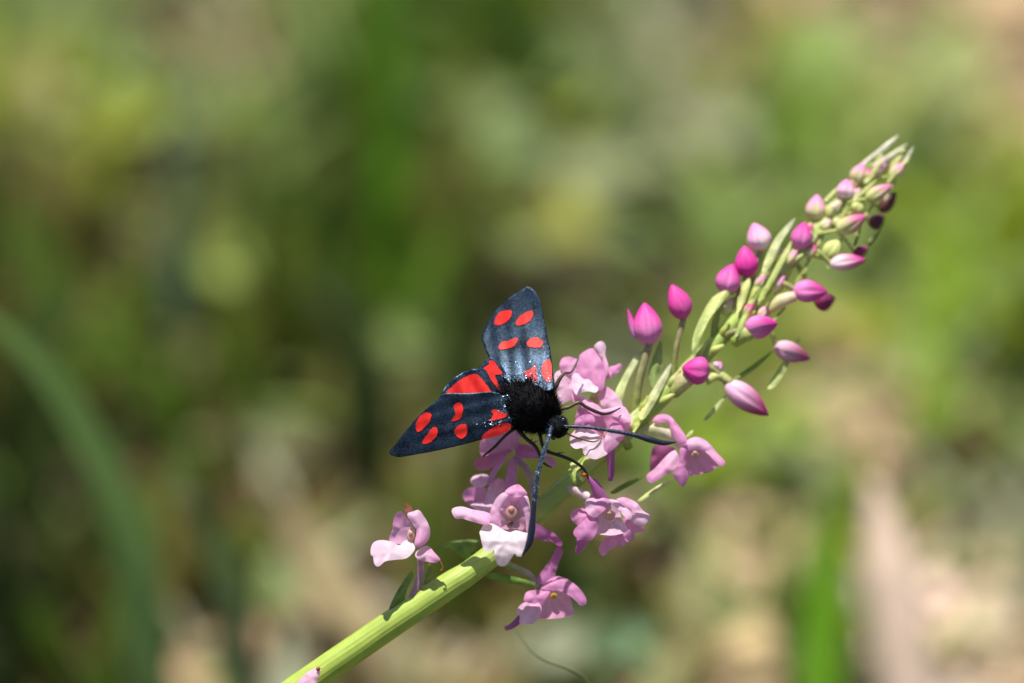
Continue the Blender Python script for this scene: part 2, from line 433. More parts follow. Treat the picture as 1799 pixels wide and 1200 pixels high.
LT = [  # px, py, length, width, species colour, heading
 (215,205,190,150,'yellow',0.3),(35,130,160,120,(.26,.27,.05),1.2),(205,120,90,110,'light',1.4),(595,110,150,130,(.30,.34,.13),1.0),(500,165,120,100,'light',0.6),
 (405,460,110,130,(.30,.38,.08),1.5),(555,365,120,130,'olive',1.4),(840,190,190,130,'light',0.2),(900,270,150,110,(.2,.3,.08),0.2),
 (1430,85,190,170,(.22,.32,.06),1.3),(1420,220,170,150,(.16,.29,.03),0.8),(1690,130,180,130,(.34,.38,.14),0.3),(1310,360,180,120,'light',0.4),
 (1320,770,270,190,(.24,.36,.02),0.2),(1700,500,150,220,(.28,.42,.02),1.2),(1610,620,150,120,'light',0.5),(60,650,150,120,'grass',0.5),(790,325,190,110,(.20,.20,.02),0.4),
 (1660,60,130,120,'light',1.2),(1560,150,140,120,(.30,.32,.10),0.9),(730,590,150,110,'light',0.2),(1090,1130,140,120,(.15,.27,.13),0.4),(980,1130,180,130,'grey',0.3),(30,820,120,110,'grass',1.0),(1070,290,240,100,(.34,.38,.18),0.1),(1290,210,130,110,(.36,.38,.22),0.7)]
LTL = """yellow green broad leaf beside the bluish green grass blade|olive yellow broad leaf left of the yellow green leaf|light green small leaf above the yellow green leaf|pale green broad leaf beside the vivid green upright blade|light green leaf below the pale leaf by the vivid blade|bright light green upright leaf below the bluish grass blade|dull olive leaf beside the bright light green upright leaf|light green leaf right of the vivid green upright blade|mid green leaf between the vivid upright blade and the stone|large pale green leaf above the tip of the flower spike|deep green leaf between the stone and the spike tip|pale straw green leaf beyond the tip bracts of the spike|light green leaf just left of the upper buds|large bright yellow green leaf under the lowest magenta bud|long bright green leaf behind the bright yellow green blade|light green leaf below the bright yellow green blade|grass green leaf under the broad arched blade|mustard yellow leaf above and left of the raised wing|light green small leaf above the pale straw leaf|pale olive leaf between the spike tip and the straw leaf|light green leaf left of the raised wing|bluish green leaf below the hanging shaded flower|grey green leaf under the hanging shaded flower|dark grass green leaf in the gap under the arched blade|pale sage green leaf between the stone and the vivid blade|pale sage green leaf leaning over the grey stone""".split("|")
DTL = """pinkish tan dead leaf above the grey stone|grey pink dead leaf leaning on the grey stone|reddish tan upright dead leaf below the yellow green leaf|tan dead leaf left of the moth's lower wing|large cream dead leaf right of the lowest open flowers|red brown dead leaf slanting beside the cream dead leaf|wide tan dead leaf above the pale dry stalk|orange tan dead leaf right of the pale dry stalk|tan dead leaf between the dull blade and the slanting stem|straw yellow dead leaf under the slanting dry stem|tan dead leaf left of the short vivid green blade|pinkish dead leaf beside the foot of the pale dry stalk|light brown dead leaf under the bright yellow green blade|pale straw dead leaf below the lower right open flower|grey tan dead leaf above the dark painted shade patch|dark brown narrow dead leaf behind the orange tan leaf|blackish brown dead leaf above the orange tan leaf|dark brown dead leaf left of the reddish tan leaf|very dark dead leaf left of the solitary pink flower|olive brown dead leaf below the dull olive leaf|rusty brown dead leaf under the lit orchid stem|small olive tan dead leaf beside the upper buds|tan dead leaf right of the lowest magenta buds|small grey tan dead leaf beyond the large pale green leaf|pale tan dead leaf at the top of the bluish grass blade""".split("|")
for i, (x, y, a, b, c, h) in enumerate(LT):
    leaf_thing('broad_leaf', x, y, a, b*0.78, SPECIES[c] if isinstance(c, str) else c, M_leaf, LTL[i], 'leaf', GL, rise=0.02, along=h, roll=i)
DT = [
 (1280,85,150,250,(.50,.38,.34),1.4),(1235,215,170,110,(.46,.38,.33),0.3),(190,410,120,160,(.36,.25,.15),1.4),(690,690,190,120,(.52,.40,.27),0.2),(1400,885,200,170,(.66,.53,.40),0.4),(1240,930,200,120,(.42,.27,.18),-0.9),
 (1480,720,260,150,(.50,.38,.27),0.1),(1690,960,150,190,(.50,.36,.24),1.4),(350,1130,140,170,(.50,.37,.26),1.3),(540,1120,140,140,(.46,.42,.24),0.9),(1280,1110,190,150,(.50,.37,.26),0.6),
 (1740,1140,190,140,(.44,.29,.21),0.4),(1560,650,180,140,(.46,.34,.24),0.2),(1150,930,200,160,(.48,.45,.30),0.3),(1090,90,150,140,(.40,.33,.22),0.8),
 (1650,860,90,160,(.22,.15,.11),1.3),(1760,850,120,140,(.10,.06,.04),1.2),(60,400,180,130,(.16,.10,.05),0.3),(560,810,220,120,(.10,.075,.04),0.1),(480,540,180,140,(.22,.17,.07),0.2),
 (880,1100,240,170,(.13,.085,.04),0.7),(1500,380,120,90,(.3,.28,.12),0.5),(1440,590,190,110,(.42,.33,.2),0.1),(1560,80,110,120,(.42,.36,.26),1.1),(375,60,110,170,(.52,.41,.28),1.45)]
for i, (x, y, a, b, c, h) in enumerate(DT):
    leaf_thing('dead_leaf', x, y, a, b, c, M_dry, DTL[i], 'dead leaf', DL, rise=0.008, along=h, roll=i*1.7)

def stone(px, py, w, hgt, label, color):
    o = G(px, py, 0.004); k = (o-CAM).dot(FWD)/D
    V = []; fc = []; n, q = 14, 20
    for i in range(n+1):
        a = math.pi*i/n
        for j in range(q):
            b = 2*math.pi*j/q
            r = 1+0.12*math.sin(3*b+2*a)+0.08*math.cos(5*a+b)
            V.append(o+Vector((w*S*k/2*r*math.sin(a)*math.cos(b), w*S*k*0.42*r*math.sin(a)*math.sin(b), hgt*S*k/2*r*math.cos(a))))
    for i in range(n):
        for j in range(q): fc.append((i*q+j, (i+1)*q+j, (i+1)*q+(j+1) % q, i*q+(j+1) % q))
    ob = link('stone', V, fc, M_stone); tag(ob, label, 'stone')
stone(1215, 280, 210, 130, 'pale grey stone behind the flower spike above the dark painted shade patch', None)
# dark coloured curved sheet standing in for a shaded hollow before the stone
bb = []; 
def painted_shade():
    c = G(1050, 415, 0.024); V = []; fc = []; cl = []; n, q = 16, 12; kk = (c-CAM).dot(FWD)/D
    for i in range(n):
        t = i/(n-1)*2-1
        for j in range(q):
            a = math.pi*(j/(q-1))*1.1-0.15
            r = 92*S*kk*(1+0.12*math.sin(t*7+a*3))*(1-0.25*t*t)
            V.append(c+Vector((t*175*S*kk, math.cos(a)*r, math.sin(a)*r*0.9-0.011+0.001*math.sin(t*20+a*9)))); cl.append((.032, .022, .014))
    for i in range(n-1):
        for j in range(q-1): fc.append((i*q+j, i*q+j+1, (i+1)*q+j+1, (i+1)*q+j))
    o = link('shade_patch', V, fc, M_dry, None, cl); tag(o, 'dark brown curved sheet painted as a shaded hollow behind the moth', 'painted_shade')
painted_shade()

# ------------------------------------------------------------------ the orchid
foot = Vector((-0.062, 0.012, -0.003))
orchid = empty('orchid', foot)
tag(orchid, 'pink flowered orchid spike leaning right with magenta buds at its tip', 'orchid')
AX = [(505,1222,-5),(595,1160,-5),(700,1088,-8),(790,1028,-12),(830,1002,-16),(900,945,-30),(1000,850,-40),(1100,757,-50),(1180,680,-65),(1260,600,-80),(1340,510,-100),(1420,425,-120),(1500,335,-145),(1565,270,-160)]
axp = catmull(AX, 90)
def axis_at(px):   # nearest axis point by px
    i = int(np.argmin(abs(axp[:, 0]-px))); return axp[i]
W = [P(*p) for p in axp]
low = W[0]; ldir = (W[0]-W[2]).normalized(); c1 = low+ldir*0.05
W = [low*(1-t)**2+c1*(2*t*(1-t))+foot*t*t for t in np.linspace(1, 0, 14)][:-1] + W
rad = [26*S]*13 + list(np.interp(np.arange(90), [0, 18, 27, 45, 62, 74, 80, 86, 89], np.array([25, 24, 21, 18, 15, 14, 15, 12, 4])*S))
STEMC = (.34,.45,.06)
# ridged, finely grooved stem
sweep('stem', W, rad, M_stem, orchid, 96, STEMC, (.36,.46,.12), 0.008, 19)

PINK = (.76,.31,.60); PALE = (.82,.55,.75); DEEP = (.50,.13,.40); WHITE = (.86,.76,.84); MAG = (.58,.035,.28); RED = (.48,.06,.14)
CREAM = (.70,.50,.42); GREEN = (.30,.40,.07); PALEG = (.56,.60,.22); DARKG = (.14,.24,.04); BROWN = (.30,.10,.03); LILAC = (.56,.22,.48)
def blob(name, x, y, d, rx, ry, m, parent, c, rd=None):
    n, q = 8, 10; V = []; fc = []; rd = rd or (rx+ry)/2
    for i in range(n+1):
        a = math.pi*i/n
        for j in range(q):
            b = 2*math.pi*j/q; r = 1+0.08*math.sin(3*b+a*4)
            V.append(P(x+rx*r*math.sin(a)*math.cos(b), y+ry*r*math.cos(a), d+rd*math.sin(a)*math.sin(b)))
    for i in range(n):
        for j in range(q): fc.append((i*q+j, (i+1)*q+j, (i+1)*q+(j+1) % q, i*q+(j+1) % q))
    return part(name, V, fc, m, parent, [c]*len(V))
def flower(base, patches, crp, column=None, ovary=None, spur=None):
    fl = empty('flower', P(*base), orchid)
    for p in patches:
        nm, poly, d, g, puff, c, c2 = p[:7]; kw = p[7] if len(p) > 7 else {}
        patch(nm, crp(poly), M_petal, fl, d, g, puff, kw.pop('wave', 2.4), c, c2, (base[0], base[1]), corr=0.35, fold=random.uniform(-0.12, 0.12), **kw)
    if column:
        for (x, y, d, rx, ry, c) in column:
            blob('column', x, y, d-3, rx*1.05, ry, M_petal, fl, c, rx*0.5)
            blob('anther', x-rx*0.1, y-ry*0.45, d+rx*0.2, rx*0.5, ry*0.35, M_petal, fl, tuple(min(.8, q*1.1) for q in c), rx*0.35)
    if ovary: tube('ovary', ovary[0], ovary[1], M_green, fl, 10, 16, ovary[2], ovary[3], ridge=0.06, nr=3)
    if spur: tube('spur', spur[0], spur[1], M_petal, fl, 8, 16, spur[2], spur[3])
    return fl

# F1: separate flower on the lit part of the stem
f1 = flower((735,968,15), [
 ('lip', [(600,590),(650,640),(665,720),(560,830),(420,850),(280,870),(220,920),(170,940),(130,900),(115,810),(85,780),(90,680),(140,610),(250,590),(380,620),(460,660),(520,610)], 34, (-0.2,0.75), 6, WHITE, PALE),
 ('petal', [(430,640),(330,600),(340,520),(370,450),(380,330),(420,240),(470,210),(520,240),(600,350),(650,430),(670,520),(640,600),(560,640)], 10, (0.2,-0.15), -8, PALE, PINK),
 ('petal', [(660,640),(690,480),(650,400),(580,300),(570,240),(640,215),(720,195),(780,270),(840,370),(870,480),(850,580),(790,650),(720,690)], 26, (-0.25,0.25), 12, PINK, PALE),
 ('sepal', [(525,130),(560,108),(605,120),(640,210),(640,330),(600,320),(550,240)], 16, (0,0.2), 4, PINK, BROWN),
 ('sepal', [(690,740),(760,690),(840,665),(920,750),(1000,840),(980,880),(900,890),(800,870),(720,850),(670,800)], 26, (0,0.5), 8, PALE, PINK)],
 C1, [(722,941,18,7,11,CREAM)], ([(738,978,12),(739,1000,6),(733,1030,0),(722,1058,-4)], [6,6.5,7,8], (.55,.33,.42), (.40,.26,.30)))
tube('dried_tip', [(770,984,26),(776,991,27),(778,999,27),(774,1003,26)], [2.5,1.2,1.0,1.5], M_bud, f1, 6, 12, BROWN, BROWN)
# F2: front flower facing the camera
flower((896,915,-5), [
 ('petal', [(560,600),(600,480),(650,380),(700,300),(800,300),(870,420),(905,480),(900,690),(850,690),(760,690),(690,700),(620,670)], 4, (0,-0.2), -14, (.66,.42,.52), PINK),
 ('lip', [(430,600),(540,605),(600,650),(690,690),(760,670),(860,695),(895,700),(890,780),(860,860),(830,940),(770,945),(745,915),(700,980),(650,1040),(600,1050),(560,1020),(530,940),(525,880),(480,890),(440,905),(405,830),(385,740),(375,690),(400,640)], 20, (0,0), 8, WHITE, (.80,.66,.78), dict(prof=[(918,4),(950,40),(975,46),(1000,44)], wave=4, h=3.0)),
 ('petal', [(470,590),(480,500),(520,390),(570,310),(640,270),(700,320),(650,400),(610,480),(600,560),(600,640),(540,610)], 24, (0.25,0.1), 8, PINK, PALE),
 ('petal', [(800,330),(870,305),(895,350),(912,470),(908,690),(870,690),(860,560),(830,430)], 26, (-0.3,0.1), 6, PINK, PALE),
 ('sepal', [(640,265),(700,210),(780,185),(830,220),(880,290),(800,318),(740,322),(690,305)], 34, (0,0.5), 6, PALE, PINK),
 ('sepal', [(80,470),(110,430),(200,420),(300,450),(480,490),(480,590),(420,610),(300,580),(200,550),(120,545)], 38, (0.1,0.6), 8, PINK, PALE),
 ('sepal', [(940,595),(1020,620),(1090,660),(1160,700),(1220,760),(1250,810),(1225,840),(1170,815),(1140,790),(1060,785),(980,765),(930,740)], 6, (-0.2,-0.35), 5, LILAC, DEEP)],
 C2, [(899,901,4,11,15,(.64,.42,.38)),(896,919,0,6,5,(.42,.22,.26))], ([(896,918,-10),(880,950,-24),(862,975,-26)], [7,8,8], (.45,.3,.3), GREEN))  # smaller dark blob paints in the shade of the throat hole
# F3: behind and left of it
flower((862,880,-70), [
 ('sepal', [(280,150),(310,100),(400,80),(460,90),(480,150),(420,210),(350,220),(300,190)], -52, (0,0.6), 8, PINK, PALE),
 ('petal', [(195,310),(220,250),(290,215),(400,210),(460,260),(480,420),(400,450),(290,430),(230,370)], -62, (0,0.1), -8, PINK, LILAC),
 ('petal', [(430,350),(450,240),(520,150),(570,120),(630,150),(640,260),(570,340),(510,420),(440,420)], -50, (0.2,0.5), 8, PALE, PINK),
 ('lip', [(280,400),(400,370),(520,360),(520,480),(440,490),(330,450)], -40, (0,0.6), 6, PALE, PALE)],
 C2, [(856,868,-55,6,8,CREAM)], ([(868,880,-72),(880,920,-60),(892,948,-36)], [6,7,7], (.5,.32,.35), GREEN))
# F4: in the shade under the wing
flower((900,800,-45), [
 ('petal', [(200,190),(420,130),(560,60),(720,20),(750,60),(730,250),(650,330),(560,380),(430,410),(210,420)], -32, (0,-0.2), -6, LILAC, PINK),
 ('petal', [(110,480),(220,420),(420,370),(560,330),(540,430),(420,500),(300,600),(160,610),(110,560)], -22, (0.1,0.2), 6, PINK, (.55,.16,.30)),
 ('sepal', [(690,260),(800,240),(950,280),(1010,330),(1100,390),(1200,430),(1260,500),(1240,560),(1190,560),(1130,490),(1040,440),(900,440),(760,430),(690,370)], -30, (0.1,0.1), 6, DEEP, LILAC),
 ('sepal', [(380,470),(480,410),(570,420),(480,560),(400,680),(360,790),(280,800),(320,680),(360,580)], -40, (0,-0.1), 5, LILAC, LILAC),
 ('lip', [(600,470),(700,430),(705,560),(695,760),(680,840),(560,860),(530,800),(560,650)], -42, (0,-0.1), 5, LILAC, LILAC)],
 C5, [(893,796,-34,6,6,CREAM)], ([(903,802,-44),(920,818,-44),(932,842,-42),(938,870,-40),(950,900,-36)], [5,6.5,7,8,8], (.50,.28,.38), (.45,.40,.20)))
# F5: upper flower right of the moth
flower((1045,690,-50), [
 ('petal', [(370,100),(300,130),(255,180),(240,260),(280,330),(340,420),(400,450),(460,430),(475,330),(470,250),(440,190),(400,130)], -30, (0.1,0.35), 10, PINK, PINK),
 ('sepal', [(385,90),(420,50),(460,48),(482,90),(475,150),(505,250),(480,330),(460,220),(420,140)], -40, (0.1,0.3), 5, PINK, PALE),
 ('sepal', [(470,350),(500,260),(560,240),(600,222),(612,260),(570,310),(510,345)], -48, (0,0.4), 5, LILAC, PINK),
 ('petal', [(105,240),(130,180),(190,168),(250,190),(280,200),(260,280),(200,310),(130,295)], -36, (0,0.4), 5, PALE, PINK),
 ('sepal', [(65,310),(130,275),(220,290),(230,400),(240,500),(190,525),(110,555),(85,480),(75,420)], -28, (-0.1,0.35), 6, PINK, PALE),
 ('lip', [(215,310),(290,305),(350,360),(420,420),(400,460),(340,450),(290,460),(240,480),(205,400)], -14, (0,0.75), 6, WHITE, PALE),
 ('sepal', [(205,470),(280,480),(350,520),(440,580),(480,640),(400,650),(330,600),(270,570),(220,540)], -12, (0,0.55), 6, PALE, PINK),
 ('petal', [(420,470),(480,412),(545,450),(595,510),(620,570),(590,610),(520,620),(460,580),(425,530)], -22, (0,0.4), 7, PINK, PALE)],
 C6, [(1044,702,-30,9,10,(.55,.52,.22))], ([(1048,690,-52),(1080,720,-55),(1110,748,-52)], [7,8,9], (.5,.45,.2), GREEN))
# F6: the flower the moth drinks from
flower((1070,765,-20), [
 ('petal', [(240,680),(330,630),(400,630),(500,610),(600,580),(655,610),(685,690),(672,770),(625,835),(560,895),(490,960),(450,900),(400,800),(300,740)], -14, (0,0.1), -8, PINK, PINK),
 ('petal', [(222,730),(245,670),(310,638),(375,645),(390,700),(300,735),(240,765)], 6, (0,0.3), 6, PINK, LILAC),
 ('lip', [(188,850),(200,800),(250,755),(320,745),(400,790),(450,830),(485,920),(492,960),(450,982),(400,1002),(340,988),(300,955),(290,910),(240,918),(200,892)], 14, (-0.1,0.65), 8, WHITE, PALE, dict(wave=4)),
 ('petal', [(475,950),(465,860),(520,720),(600,690),(640,740),(620,830),(560,905),(500,955)], 8, (-0.4,0.15), 7, PALE, PINK),
 ('sepal', [(400,610),(500,590),(620,570),(665,620),(690,690),(640,700),(560,660),(470,640)], 0, (0,0.5), 6, PINK, PALE),
 ('sepal', [(235,690),(250,600),(290,555),(345,625),(300,670)], -16, (0,-0.1), 4, LILAC, PINK)],
 C6, [(1068,763,0,8,10,CREAM)], ([(1082,765,-22),(1098,775,-40),(1105,785,-50)], [7,8,8], (.5,.45,.2), GREEN),
 ([(1071,790,-14),(1073,810,-16),(1074,830,-18),(1072,845,-20)], [9,7,5.5,3.5], LILAC, DEEP))
# F7: right hand flower
flower((1203,782,-45), [
 ('sepal', [(280,640),(400,610),(520,650),(440,720),(380,800),(300,860),(255,870)], -48, (0,-0.3), 4, DEEP, (.45,.12,.25)),
 ('sepal', [(280,350),(320,300),(400,285),(470,310),(530,380),(590,460),(635,530),(630,600),(560,590),(510,530),(470,460),(450,390),(380,375),(300,377)], -30, (0.15,0.35), 6, PINK, PINK),
 ('petal', [(600,820),(650,690),(700,640),(800,650),(880,710),(940,770),(965,840),(880,892),(800,912),(700,932),(630,935)], -40, (0,-0.25), -10, (.60,.30,.42), PINK),
 ('petal', [(610,610),(650,555),(720,527),(800,540),(880,598),(950,685),(1045,790),(1000,835),(930,775),(850,695),(760,655),(680,665)], -24, (0.1,0.45), 8, PALE, PINK),
 ('petal', [(570,650),(640,605),(690,650),(645,740),(625,840),(660,930),(612,1042),(570,1032),(490,930),(530,860),(565,760)], -20, (-0.3,0.1), 8, PINK, LILAC),
 ('lip', [(215,930),(300,860),(400,750),(470,685),(535,665),(565,720),(555,800),(500,880),(420,932),(330,985),(270,1018),(228,990)], -26, (0.1,0.45), 9, PALE, PINK)],
 C7, [(1222,798,-30,8,7,CREAM)], ([(1200,784,-46),(1178,764,-46),(1150,755,-48),(1118,757,-50)], [9,11,12,11], (.75,.66,.62), PALEG))
# F8: lower right
flower((1062,895,-10), [
 ('sepal', [(830,670),(930,690),(1060,770),(1075,820),(960,835),(965,900),(870,960),(850,992),(740,1002),(660,1060),(610,1112),(558,1080),(548,1010),(620,900),(740,860),(880,820)], -18, (0,0.1), 6, LILAC, PINK, dict(wave=5)),
 ('petal', [(520,680),(600,550),(660,470),(720,490),(790,590),(810,680),(865,760),(885,820),(740,868),(600,865),(510,840)], 2, (0,0.25), -10, (.68,.42,.56), PALE),
 ('petal', [(385,490),(420,442),(520,428),(640,438),(670,480),(620,570),(550,630),(500,660),(430,630),(388,560)], 14, (0.1,0.4), 6, PINK, PALE),
 ('petal', [(213,650),(230,590),(290,553),(380,558),(430,620),(445,710),(380,740),(320,755),(255,725)], 6, (0,0.3), 6, PINK, PINK),
 ('lip', [(248,830),(290,765),(340,735),(400,670),(500,640),(550,700),(515,850),(465,922),(410,935),(330,915),(270,885)], 18, (-0.1,0.3), 8, PINK, LILAC),
 ('sepal', [(300,890),(425,925),(395,990),(310,1087),(272,1062),(288,970)], 6, (0,-0.1), 4, LILAC, DEEP),
 ('petal', [(630,450),(740,455),(830,515),(925,598),(935,660),(890,685),(830,632),(780,572),(700,502)], 18, (0,0.5), 5, PALE, PALE),
 ('sepal', [(745,455),(830,422),(920,447),(1000,497),(1065,580),(1148,640),(1122,702),(1062,762),(980,745),(925,695),(935,620),(880,560),(800,505)], 2, (0,0.35), 8, PINK, PALE)],
 C4, [(1072,905,10,9,9,CREAM)], ([(1040,878,-12),(1022,866,-18),(1000,858,-26),(978,852,-34)], [9,8.5,7,7], (.74,.58,.60), (.6,.45,.4)),
 ([(1062,886,-4),(1052,866,4),(1044,850,8),(1033,838,10)], [12,10.5,8,3.5], LILAC, DEEP))
# F9: hanging, in shade
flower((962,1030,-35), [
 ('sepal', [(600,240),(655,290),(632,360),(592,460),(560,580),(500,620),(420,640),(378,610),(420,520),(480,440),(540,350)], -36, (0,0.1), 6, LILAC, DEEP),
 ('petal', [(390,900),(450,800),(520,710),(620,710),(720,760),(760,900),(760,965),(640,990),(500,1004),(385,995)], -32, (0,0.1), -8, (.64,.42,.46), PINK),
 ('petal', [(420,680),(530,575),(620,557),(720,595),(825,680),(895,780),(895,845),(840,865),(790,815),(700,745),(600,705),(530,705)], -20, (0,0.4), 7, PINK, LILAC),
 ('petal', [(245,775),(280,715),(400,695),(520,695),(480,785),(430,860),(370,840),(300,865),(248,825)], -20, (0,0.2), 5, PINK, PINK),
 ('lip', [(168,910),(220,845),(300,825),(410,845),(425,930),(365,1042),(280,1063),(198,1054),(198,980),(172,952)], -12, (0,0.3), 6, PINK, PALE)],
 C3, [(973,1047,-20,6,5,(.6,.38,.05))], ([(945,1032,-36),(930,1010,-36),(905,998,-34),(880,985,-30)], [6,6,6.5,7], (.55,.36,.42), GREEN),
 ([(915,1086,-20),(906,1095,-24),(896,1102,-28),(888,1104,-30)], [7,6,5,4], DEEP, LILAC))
# F10: only its petal tip reaches into the frame
flower((520,1230,30), [
 ('sepal', [(200,1260),(250,1195),(300,1140),(360,1100),(400,1088),(414,1108),(404,1150),(380,1210),(320,1280)], 40, (0.1,0.3), 8, PINK, PALE),
 ('petal', [(100,1360),(160,1270),(230,1240),(300,1290),(290,1380),(200,1420)], 34, (0,0.4), 8, PINK, PALE),
 ('lip', [(-20,1370),(60,1310),(140,1330),(150,1420),(60,1480),(-20,1450)], 44, (0,0.6), 6, PALE, PALE)],
 A8, None, ([(520,1228,28),(528,1235,15),(540,1225,5)], [7,8,8], (.55,.33,.42), GREEN))
blob('dried_tip', 559, 1175, 44, 4, 4, M_bud, orchid, BROWN)

# bracts: outline, depth, tilt, colour
def bract(poly, crp, d, g=(0.1, 0.4), c=GREEN, c2=None, puff=5, fn=None):
    pl = np.array(crp(poly)); ct = pl.mean(0); _, _, vt = np.linalg.svd(pl-ct, full_matrices=False)
    pl = ct+np.outer((pl-ct)@vt[0], vt[0])+np.outer((pl-ct)@vt[1]*0.72, vt[1])
    patch('bract', [tuple(p) for p in pl], M_green, orchid, d, g, 0, 0.8, c, c2 or c, crp([poly[0]])[0], vein=0.12, fn=fn, fold=-0.6, corr=0.45)
bract([(680,1072),(690,1045),(705,1022),(720,1003),(728,1012),(718,1035),(712,1060),(700,1074)], ID, 4, (0,-.1), (.16,.24,.05))
bract([(736,1048),(742,1020),(752,990),(760,998),(757,1020),(748,1044)], ID, -22, (0,0), (.22,.27,.08))
bract([(838,1000),(828,975),(845,940),(790,948),(762,968),(790,962),(815,985)], ID, -60, (0,.1), DARKG)
bract([(845,1010),(870,1004),(910,1012),(945,1026),(910,1030),(870,1022)], ID, -20, (0,-.2), DARKG)
bract([(1338,482),(1343,450),(1362,412),(1397,383),(1392,400),(1374,427),(1356,470)], ID, -88, c=PALEG, c2=(.5,.56,.34))
bract([(1330,528),(1350,488),(1370,450),(1390,422),(1387,445),(1364,490),(1345,520)], ID, -78, c=GREEN, c2=PALEG)
bract([(412,790),(402,700),(430,600),(500,480),(600,448),(625,460),(560,535),(500,605),(465,690),(440,780)], A5, -48, c=(.36,.45,.14), c2=PALEG)
bract([(640,565),(645,460),(700,385),(722,420),(692,515),(655,565)], A5, -70, c=PALEG)
bract([(560,560),(540,460),(600,330),(700,170),(795,95),(790,150),(725,265),(655,400),(625,540)], C6, -52, c=(.42,.50,.18), c2=(.54,.58,.32))
bract([(60,470),(130,350),(190,200),(280,60),(350,-20),(365,20),(310,130),(250,260),(170,370),(90,480)], C7, -36, c=PALEG, c2=PALEG)
bract([(0,380),(60,250),(130,130),(170,170),(120,300),(60,420)], C7, -40, c=(.55,.58,.3))
bract([(610,920),(700,855),(790,790),(835,765),(785,832),(700,902),(650,925)], A5, -84, (0,.1), (.2,.3,.06))
bract([(815,345),(900,230),(1030,90),(1062,88),(985,222),(875,345)], C7, -70, c=(.45,.52,.2))
bract([(120,1190),(250,1080),(420,983),(467,983),(442,1032),(300,1122),(180,1200)], C7, -40, c=(.40,.50,.14), c2=(.50,.56,.28))
bract([(630,510),(680,455),(712,468),(665,528)], C7, -60, c=(.45,.5,.2))
bract([(680,370),(780,290),(900,230),(1070,185),(960,285),(820,360),(740,400)], C4, -60, (0,0), (.16,.27,.04))
bract([(800,960),(850,880),(900,800),(960,700),(975,720),(920,860),(850,960)], A5, -98, c=(.42,.5,.18))
bract([(600,1000),(640,860),(700,700),(780,560),(840,520),(800,660),(720,840),(650,980)], lambda p: [(1290+(a-600)*0.25, 590+(b-1000)*0.25) for a, b in p], -74, c=(.36,.46,.12), c2=PALEG)
bract([(1145,680),(1135,655),(1150,615),(1163,600),(1168,640),(1160,672)], ID, -52, (0,.1), (.28,.36,.12))
bract([(1120,728),(1140,690),(1168,648),(1180,640),(1172,672),(1150,715),(1132,738)], ID, -40, c=PALEG, c2=(.62,.62,.42))
bract([(1075,770),(1095,740),(1130,700),(1142,700),(1125,740),(1098,775)], ID, -46, c=GREEN)
bract([(1012,835),(1000,825),(1004,812),(1022,815),(1030,835),(1022,848)], ID, -24, (0,.6), (.55,.6,.2))
# long pale bracts round the tip of the spike
for (x0, y0), (x1, y1), w, d, c in [((1437,430),(1467,374),10,-112,PALEG),((1500,352),(1540,315),9,-118,PALEG),((1535,275),(1579,237),12,-150,(.62,.60,.48)),((1550,285),(1594,252),12,-140,(.60,.58,.42)),
        ((1578,305),(1606,256),11,-140,(.62,.58,.46)),((1450,352),(1476,325),8,-130,PALEG),((1520,378),(1542,345),8,-122,PALEG),((1455,470),(1480,420),9,-110,GREEN),((1410,480),(1432,440),9,-108,PALEG),
        ((1478,385),(1500,340),10,-118,(.42,.48,.14)),((1520,320),(1552,280),14,-128,PALEG),((1505,300),(1545,262),12,-135,(.60,.56,.44)),((1555,350),(1580,300),9,-140,(.4,.44,.2)),((1440,400),(1452,360),11,-118,PALEG),
        ((1395,505),(1412,470),9,-100,GREEN),((1500,430),(1512,395),9,-128,(.38,.42,.14)),((1380,540),(1350,572),7,-80,(.34,.4,.14)),((1525,430),(1548,398),10,-150,(.25,.3,.1)),((1560,320),(1598,275),9,-132,PALEG)]:
    dx, dy = x1-x0, y1-y0; L = math.hypot(dx, dy); nx, ny = -dy/L*w/2, dx/L*w/2
    q = lambda t, s: (x0+dx*t+nx*s, y0+dy*t+ny*s)
    bract([q(0,-.7), q(.3,-1), q(.65,-.8), q(1,-.1), q(1,.1), q(.65,.8), q(.3,1), q(0,.7)], ID, d, (0.1,.3), c, puff=3)

for k in range(18):                                      # crowded small bracts closing the tip
    i = 66+k; a = axp[i]; t = axp[min(i+4, 89)]-axp[i-4]; t = t/np.linalg.norm(t); u = k/18
    o = ((k*0.618) % 1*2-1)*(44*(1-u)+6); nx, ny = -t[1], t[0]; L = random.uniform(40, 58)*(1-0.25*u); w = random.uniform(9, 14)
    x0, y0 = a[0]+nx*o*.8, a[1]+ny*o*.8; x1, y1 = x0+t[0]*L-nx*o*.25, y0+t[1]*L-ny*o*.25
    dx, dy = x1-x0, y1-y0; L = math.hypot(dx, dy); px_, py_ = -dy/L*w/2, dx/L*w/2
    q = lambda t, s: (x0+dx*t+px_*s, y0+dy*t+py_*s)
    bract([q(0,-.7), q(.3,-1), q(.65,-.75), q(1,-.1), q(1,.1), q(.65,.75), q(.3,1), q(0,.7)], ID, a[2]+14-abs(o)*0.5, (0.1,.3), random.choice([GREEN, PALEG, (.44,.5,.12), (.58,.54,.34)]), random.choice([PALEG, (.62,.56,.42), (.64,.44,.44)]))

